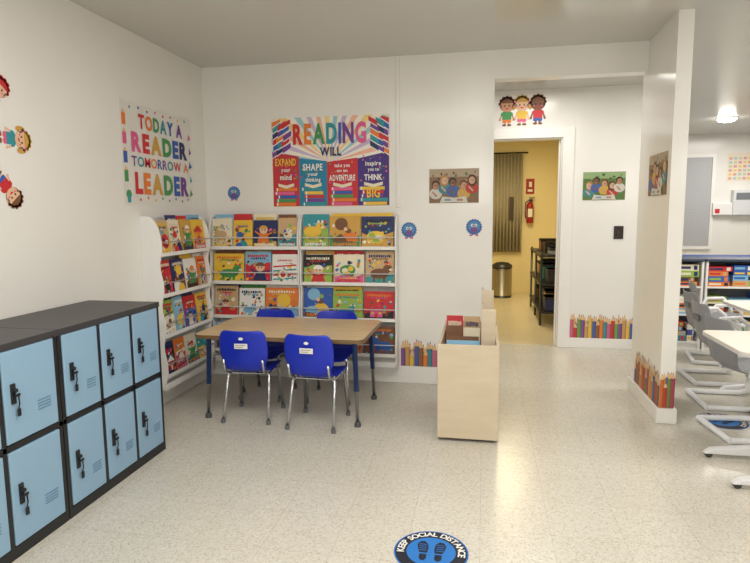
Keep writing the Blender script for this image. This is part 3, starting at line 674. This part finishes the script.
def adult_chair():
    t = thing('grey_chair', 'x', 'chair', (0, 0, 0), 0, 'grey shell chairs with white frames')
    b = B(); shell_mesh(b, AP, M(146, 148, 153, .5), .02, 9, .04); b.build('seat_shell', t, solid=.009, sub=1)
    for s in (-1, 1):
        pts = [(s*.16, -.12, .425), (s*.19, .10, .43), (s*.205, .19, .41), (s*.21, .22, .36), (s*.215, .235, .08), (s*.215, .225, .04), (s*.215, .17, .021), (s*.215, -.22, .021)]
        B().tube(pts, .021, WT).build('sled_tube', t)
        B().tube([(s*.18, -.1, .44), (s*.235, -.12, .50), (s*.245, -.06, .60), (s*.245, .08, .61), (s*.235, .15, .55), (s*.20, .16, .45)], .018, WT).build('arm_loop', t)
    B().tube([(-.215, -.22, .021), (.215, -.22, .021)], .021, WT).build('floor_bar', t)
    B().tube([(-.19, .10, .43), (.19, .10, .43)], .011, WT).build('crossbar', t)
    B().box(-.06, .06, -.262, -.257, .66, .70, M(110, 112, 116)).build('hand_slot', t)
    return t
gc = adult_chair()
for i, (x, y, rz, lab) in enumerate([(1.66, 3.87, -84, 'grey shell chair with white frame, nearest the pillar and in front'),
                                     (1.77, 4.47, -90, 'grey shell chair with white frame behind the front grey chair'),
                                     (1.90, 5.08, -90, 'grey shell chair with white frame, third one back from the near desk'),
                                     (2.15, 5.75, -100, 'grey shell chair with white frame, farthest back beside the bookcases')]):
    o = gc if i == 0 else copy_tree(gc)
    o.location = (x, y, 0); o.rotation_euler = (0, 0, R(rz)); o['label'] = lab; o.scale = (.93, .93, .93)
# ---------------------------------------------------------------- bookcases at right
def bookcase(x0, x1, label, side):
    y0, y1, z1 = 6.2, 6.5, .92
    t = thing('bookcase', label, 'bookcase', (x0, y0, 0), 0, 'low white bookcases'); W = x1-x0; D = y1-y0
    B().box(0, .02, 0, D, 0, z1-.02, WHITE).build('side_panel', t); B().box(W-.02, W, 0, D, 0, z1-.02, WHITE).build('side_panel', t)
    B().box(-.005, W+.005, -.01, D, z1-.02, z1+.005, M(60, 72, 96, .4)).build('top', t, bevel=.003)
    B().box(.02, W-.02, D-.01, D, .06, z1-.02, M(120, 122, 126)).build('back_panel', t); B().box(.02, W-.02, .02, D-.01, 0, .06, WHITE).build('base', t)
    zs = [.06, .345, .63]
    for z in zs: B().box(.02, W-.02, .005, D-.01, z, z+.018, WHITE).build('shelf', t)
    names = ['bottom', 'middle', 'top']; cols = ['red', 'green', 'yellow', 'blue', 'orange', 'teal', 'purple', 'white', 'lime', 'navy', 'brown', 'sky', 'cream', 'tan', 'black', 'navy']
    r = random.Random(int(x0*100)+5)
    for zi, z in enumerate(zs):
        x = x0+.03; zz = z+.019; k = 0; lim = x1-.03
        while x < lim-.06 and k < 30:
            w = min(r.uniform(.18, .30), lim-x); h = 0; n = r.randint(3, 5)
            for j in range(n):
                th = r.uniform(.042, .065)
                if h+th > .24: break
                c = r.choice(cols); w2 = w-.005-r.uniform(0, .04)
                q = B().box(0, w2, 0, .2, 0, th, PAL[c]); q.box(.01, w2*.6, -.001, 0, th*.3, th*.7, PAL[r.choice(cols)]); q.box(w2*.75, w2*.92, -.001, 0, th*.15, th*.85, PAL[r.choice(cols)])
                o = q.build('game_box', None, (x, y0+.02, zz+h), None)
                tag(o, '%s game box, level %d, position %d on the %s shelf of the %s bookcase' % (c, j+1, k+1, names[zi], side), 'box', 'boxes in the bookcases'); h += th+.0006
            x += w+.004
            k += 1
bookcase(1.62, 2.17, 'low white bookcase partly hidden behind the pillar', 'pillar-side')
bookcase(2.19, 3.2, 'low white bookcase filled with games, cut by the right edge', 'right-edge')
# blue table and far wall things
t = thing('blue_table', 'blue topped table behind the low bookcases', 'table', (3.4, 8.6, 0))
B().prism(rr2(.95, .6, .06), .735, .76, M(25, 65, 150, .4), 2).build('tabletop', t)
for sx in (-1, 1):
    for sy in (-1, 1): B().tube([(sx*.85, sy*.5, .735), (sx*.86, sy*.51, 0)], .02, CHROME).build('leg', t)
tag(B().box(-.12, .12, -.16, .16, 0, .012, PAPER).build('paper_stack', None, (3.35, 8.3, .761), (0, 0, R(12))), 'white paper stack on the blue table', 'paper')
x0, x1, z0, z1 = wall_rect('far', 684, 158, 707, 246)
b = B().box(x0-.05, x0, FY-.04, FY, z0-.05, z1+.05, TRIM).box(x1, x1+.05, FY-.04, FY, z0-.05, z1+.05, TRIM).box(x0, x1, FY-.04, FY, z1, z1+.05, TRIM).box(x0, x1, FY-.04, FY, z0-.05, z0, TRIM).box(x0, x1, FY-.01, FY, z0, z1, M(150, 154, 160, .2))
wn = b.build('window_1'); wn['kind'] = 'structure'
b = B(); n = 60
for k in range(n):
    z = z0+(z1-z0)*k/n; b.box(x0+.004, x1-.004, FY-.034, FY-.024, z+.001, z+(z1-z0)/n-.001, M(188, 189, 192))
b.build('window_blind', wn)
x0, x1, z0, z1 = wall_rect('far', 728, 153, 752, 181)
p = B().box(0, x1-x0, -.002, 0, 0, z1-z0, M(238, 226, 205)).build('poster', None, (x0, FY-GAP, z0)); tag(p, 'small pale chart with coloured squares on the far right wall', 'poster')
b = B()
for i in range(5):
    for j in range(6): b.rect((x1-x0)*(.06+.185*i), (x1-x0)*(.19+.185*i), (z1-z0)*(.06+.14*j), (z1-z0)*(.15+.14*j), [M(226, 170, 150), M(200, 210, 170), M(235, 205, 130), M(180, 200, 215), M(222, 160, 170)][(i*3+j*2) % 5], 3)
b.build('chart_squares', p)
x0, x1, z0, z1 = wall_rect('far', 711, 206, 730, 215)
p = B().box(x0, x1, FY-.09, FY, z0, z1+.05, WHITE).build('towel_dispenser', None, None, None, bevel=.01); tag(p, 'small white wall dispenser with red mark on the far wall', 'dispenser')
B().box(x0+.03, x0+.1, FY-.093, FY-.09, z0+.03, z0+.1, PAL['red']).build('red_mark', p)
x0, x1, z0, z1 = wall_rect('far', 731, 190, 752, 215)
p = B().box(x0, x1, FY-.12, FY, z0, z1, M(222, 224, 226)).build('wall_cabinet', None, None, None, bevel=.01); tag(p, 'small white box with grey front panel mounted on the far wall', 'wall cabinet')
B().box(x0+.04, x1-.04, FY-.123, FY-.12, z1-.16, z1-.05, M(120, 124, 130)).build('front_panel', p)
q = hit(727, 118, 2, ZC)
lt = thing('ceiling_light', 'small glowing ceiling light in the far right room', 'ceiling light', (q.x, q.y, ZC))
B().lathe([(.12, -.015), (.12, 0)], (0, 0, 0), WHITE, 28).build('base', lt)
B().lathe([(.05, -.05), (.09, -.04), (.115, -.015)], (0, 0, 0), M(255, 250, 235, .5, 0, 0, 1, 70), 28).build('diffuser', lt)
# ---------------------------------------------------------------- back room things
t = thing('trash_can', 'round steel pedal bin on the floor of the yellow back room', 'trash can', (.30, 9.7, 0))
B().lathe([(.16, 0), (.165, .04)], (0, 0, 0), BLACK).build('base', t)
B().lathe([(.165, .04), (.165, .5)], (0, 0, 0), M(170, 165, 155, .25, 1)).build('body', t)
B().lathe([(.17, .5), (.165, .54), (.1, .58), (.02, .59)], (0, 0, 0), M(45, 42, 40, .4)).build('lid', t)
b = B(); n = 60; v = []; f = []
for k in range(n+1):
    x = -.05+.68*k/n; y = .03*math.sin(k*1.25); v += [(x, y, 0), (x, y*.8, 1.68)]
for k in range(n): f.append((2*k, 2*k+2, 2*k+3, 2*k+1))
t = thing('curtain', 'grey-beige pleated curtain hanging on the back wall of the yellow room', 'curtain', (0, FY-.07, .72))
b.add(v, f, M(176, 168, 146, .7), True); b.build('fabric', t, solid=.004)
B().tube([(-.15, 0, 1.70), (.72, 0, 1.70)], .012, BLACK).build('rod', t)
B().box(.42, .49, -.05, -.035, .55, .95, M(70, 55, 40)).build('tieback', t)
p = B().box(.70, .84, FY-.004, FY, 1.72, 1.98, M(170, 45, 40)).build('extinguisher_sign', None, None); tag(p, 'red sign on the wall above the fire extinguisher', 'sign')
B().box(.73, .81, FY-.006, FY-.004, 1.76, 1.80, PAL['white']).box(.75, .80, FY-.006, FY-.004, 1.84, 1.93, PAL['white']).build('sign_mark', p)
t = thing('fire_extinguisher', 'red fire extinguisher hanging on the yellow room wall', 'fire extinguisher', (.77, FY-.075, 1.22))
t.scale = (.82, .82, .88)
B().lathe([(.06, 0), (.07, .02), (.07, .34), (.05, .40), (.02, .42)], (0, 0, 0), M(160, 30, 28, .4)).build('cylinder', t)
B().box(-.02, .05, -.02, .02, .42, .47, BLACK).box(-.02, .09, -.012, .012, .48, .5, BLACK).build('valve_handle', t)
B().tube([(-.02, 0, .45), (-.09, 0, .40), (-.1, 0, .2), (-.085, 0, .1)], .01, BLACK).build('hose', t)
B().box(-.045, .045, -.073, -.069, .12, .28, WHITE).build('label_plate', t)
t = thing('utility_rack', 'black metal utility rack along the right side of the yellow room', 'rack', (.98, 8.0, 0))
for z in (.15, .50, .85): B().box(-.30, .3, -.75, .75, z, z+.03, BLACK).build('shelf', t)
for sx in (-.28, .28):
    for yy in (-.73, 0, .73): B().tube([(sx, yy, 0), (sx, yy, .9)], .015, BLACK).build('post', t)
bl = [('grey', 'grey'), ('brown', 'brown'), ('black', 'black'), ('teal', 'teal'), ('navy', 'dark blue'), ('tan', 'tan')]
for ti, (z, tn) in enumerate(((.882, 'top'), (.532, 'middle'), (.182, 'lower'))):
    for j in range(4):
        c, cn = bl[(ti*2+j) % 6] if ti else [('grey', 'grey'), ('black', 'black'), ('brown', 'brown'), ('white', 'white')][j]
        w = .12+.02*((j+ti) % 3); h = (.08+.04*(j % 3)) if ti == 0 else .17+.03*(j % 3)
        o = B().box(-w, w, -.14, .14, 0, h, PAL[c]).build('storage_box', None, (.92, 7.43+j*.375, z), None, bevel=.006); tag(o, '%s storage box on the %s tier of the black utility rack' % (cn, tn), 'box', 'boxes on the utility rack')
        B().box(-w-.004, w+.004, -.144, .144, h-.03, h, PAL['black']).build('lid', o)
# ---------------------------------------------------------------- lights
def area(x, y, z, sx, sy, e, col=(1, .967, .915)):
    l = bpy.data.lights.new('ceiling_lamp', 'AREA'); l.shape = 'RECTANGLE'; l.size = sx; l.size_y = sy; l.energy = e; l.color = col
    o = bpy.data.objects.new('ceiling_lamp', l); COL.objects.link(o); o.location = (x, y, z); return o
def point(x, y, z, r, e, col=(1, .967, .915)):  # added fill behind the camera for back wall and upper corners, no fixture
    l = bpy.data.lights.new('fill_light', 'POINT'); l.shadow_soft_size = r; l.energy = e; l.color = col
    o = bpy.data.objects.new('fill_light', l); COL.objects.link(o); o.location = (x, y, z); return o
area(-.4, 1.9, 2.60, 1.6, 1.0, 37)
area(-.4, -.9, 2.60, 1.6, 1.0, 42)
area(2.8, 1.8, 2.60, 1.6, 1.0, 43)
area(2.9, 5.2, 2.60, 1.6, 1.0, 46)
area(3.8, 9.0, 2.60, .8, .8, 34)
area(.5, 5.4, 2.60, .5, .5, 12)
point(-.2, -.8, 1.95, .3, 62)
point(2.8, -.2, 1.95, .3, 36)
area(.3, 8.3, 2.60, .6, .6, 44, (1, .83, .5))
wd = bpy.data.worlds.new('world'); S.world = wd; wd.use_nodes = True
wd.node_tree.nodes['Background'].inputs[0].default_value = (.9, .9, 1, 1); wd.node_tree.nodes['Background'].inputs[1].default_value = .1
try:
    S.view_settings.view_transform = 'Standard'
except Exception: pass
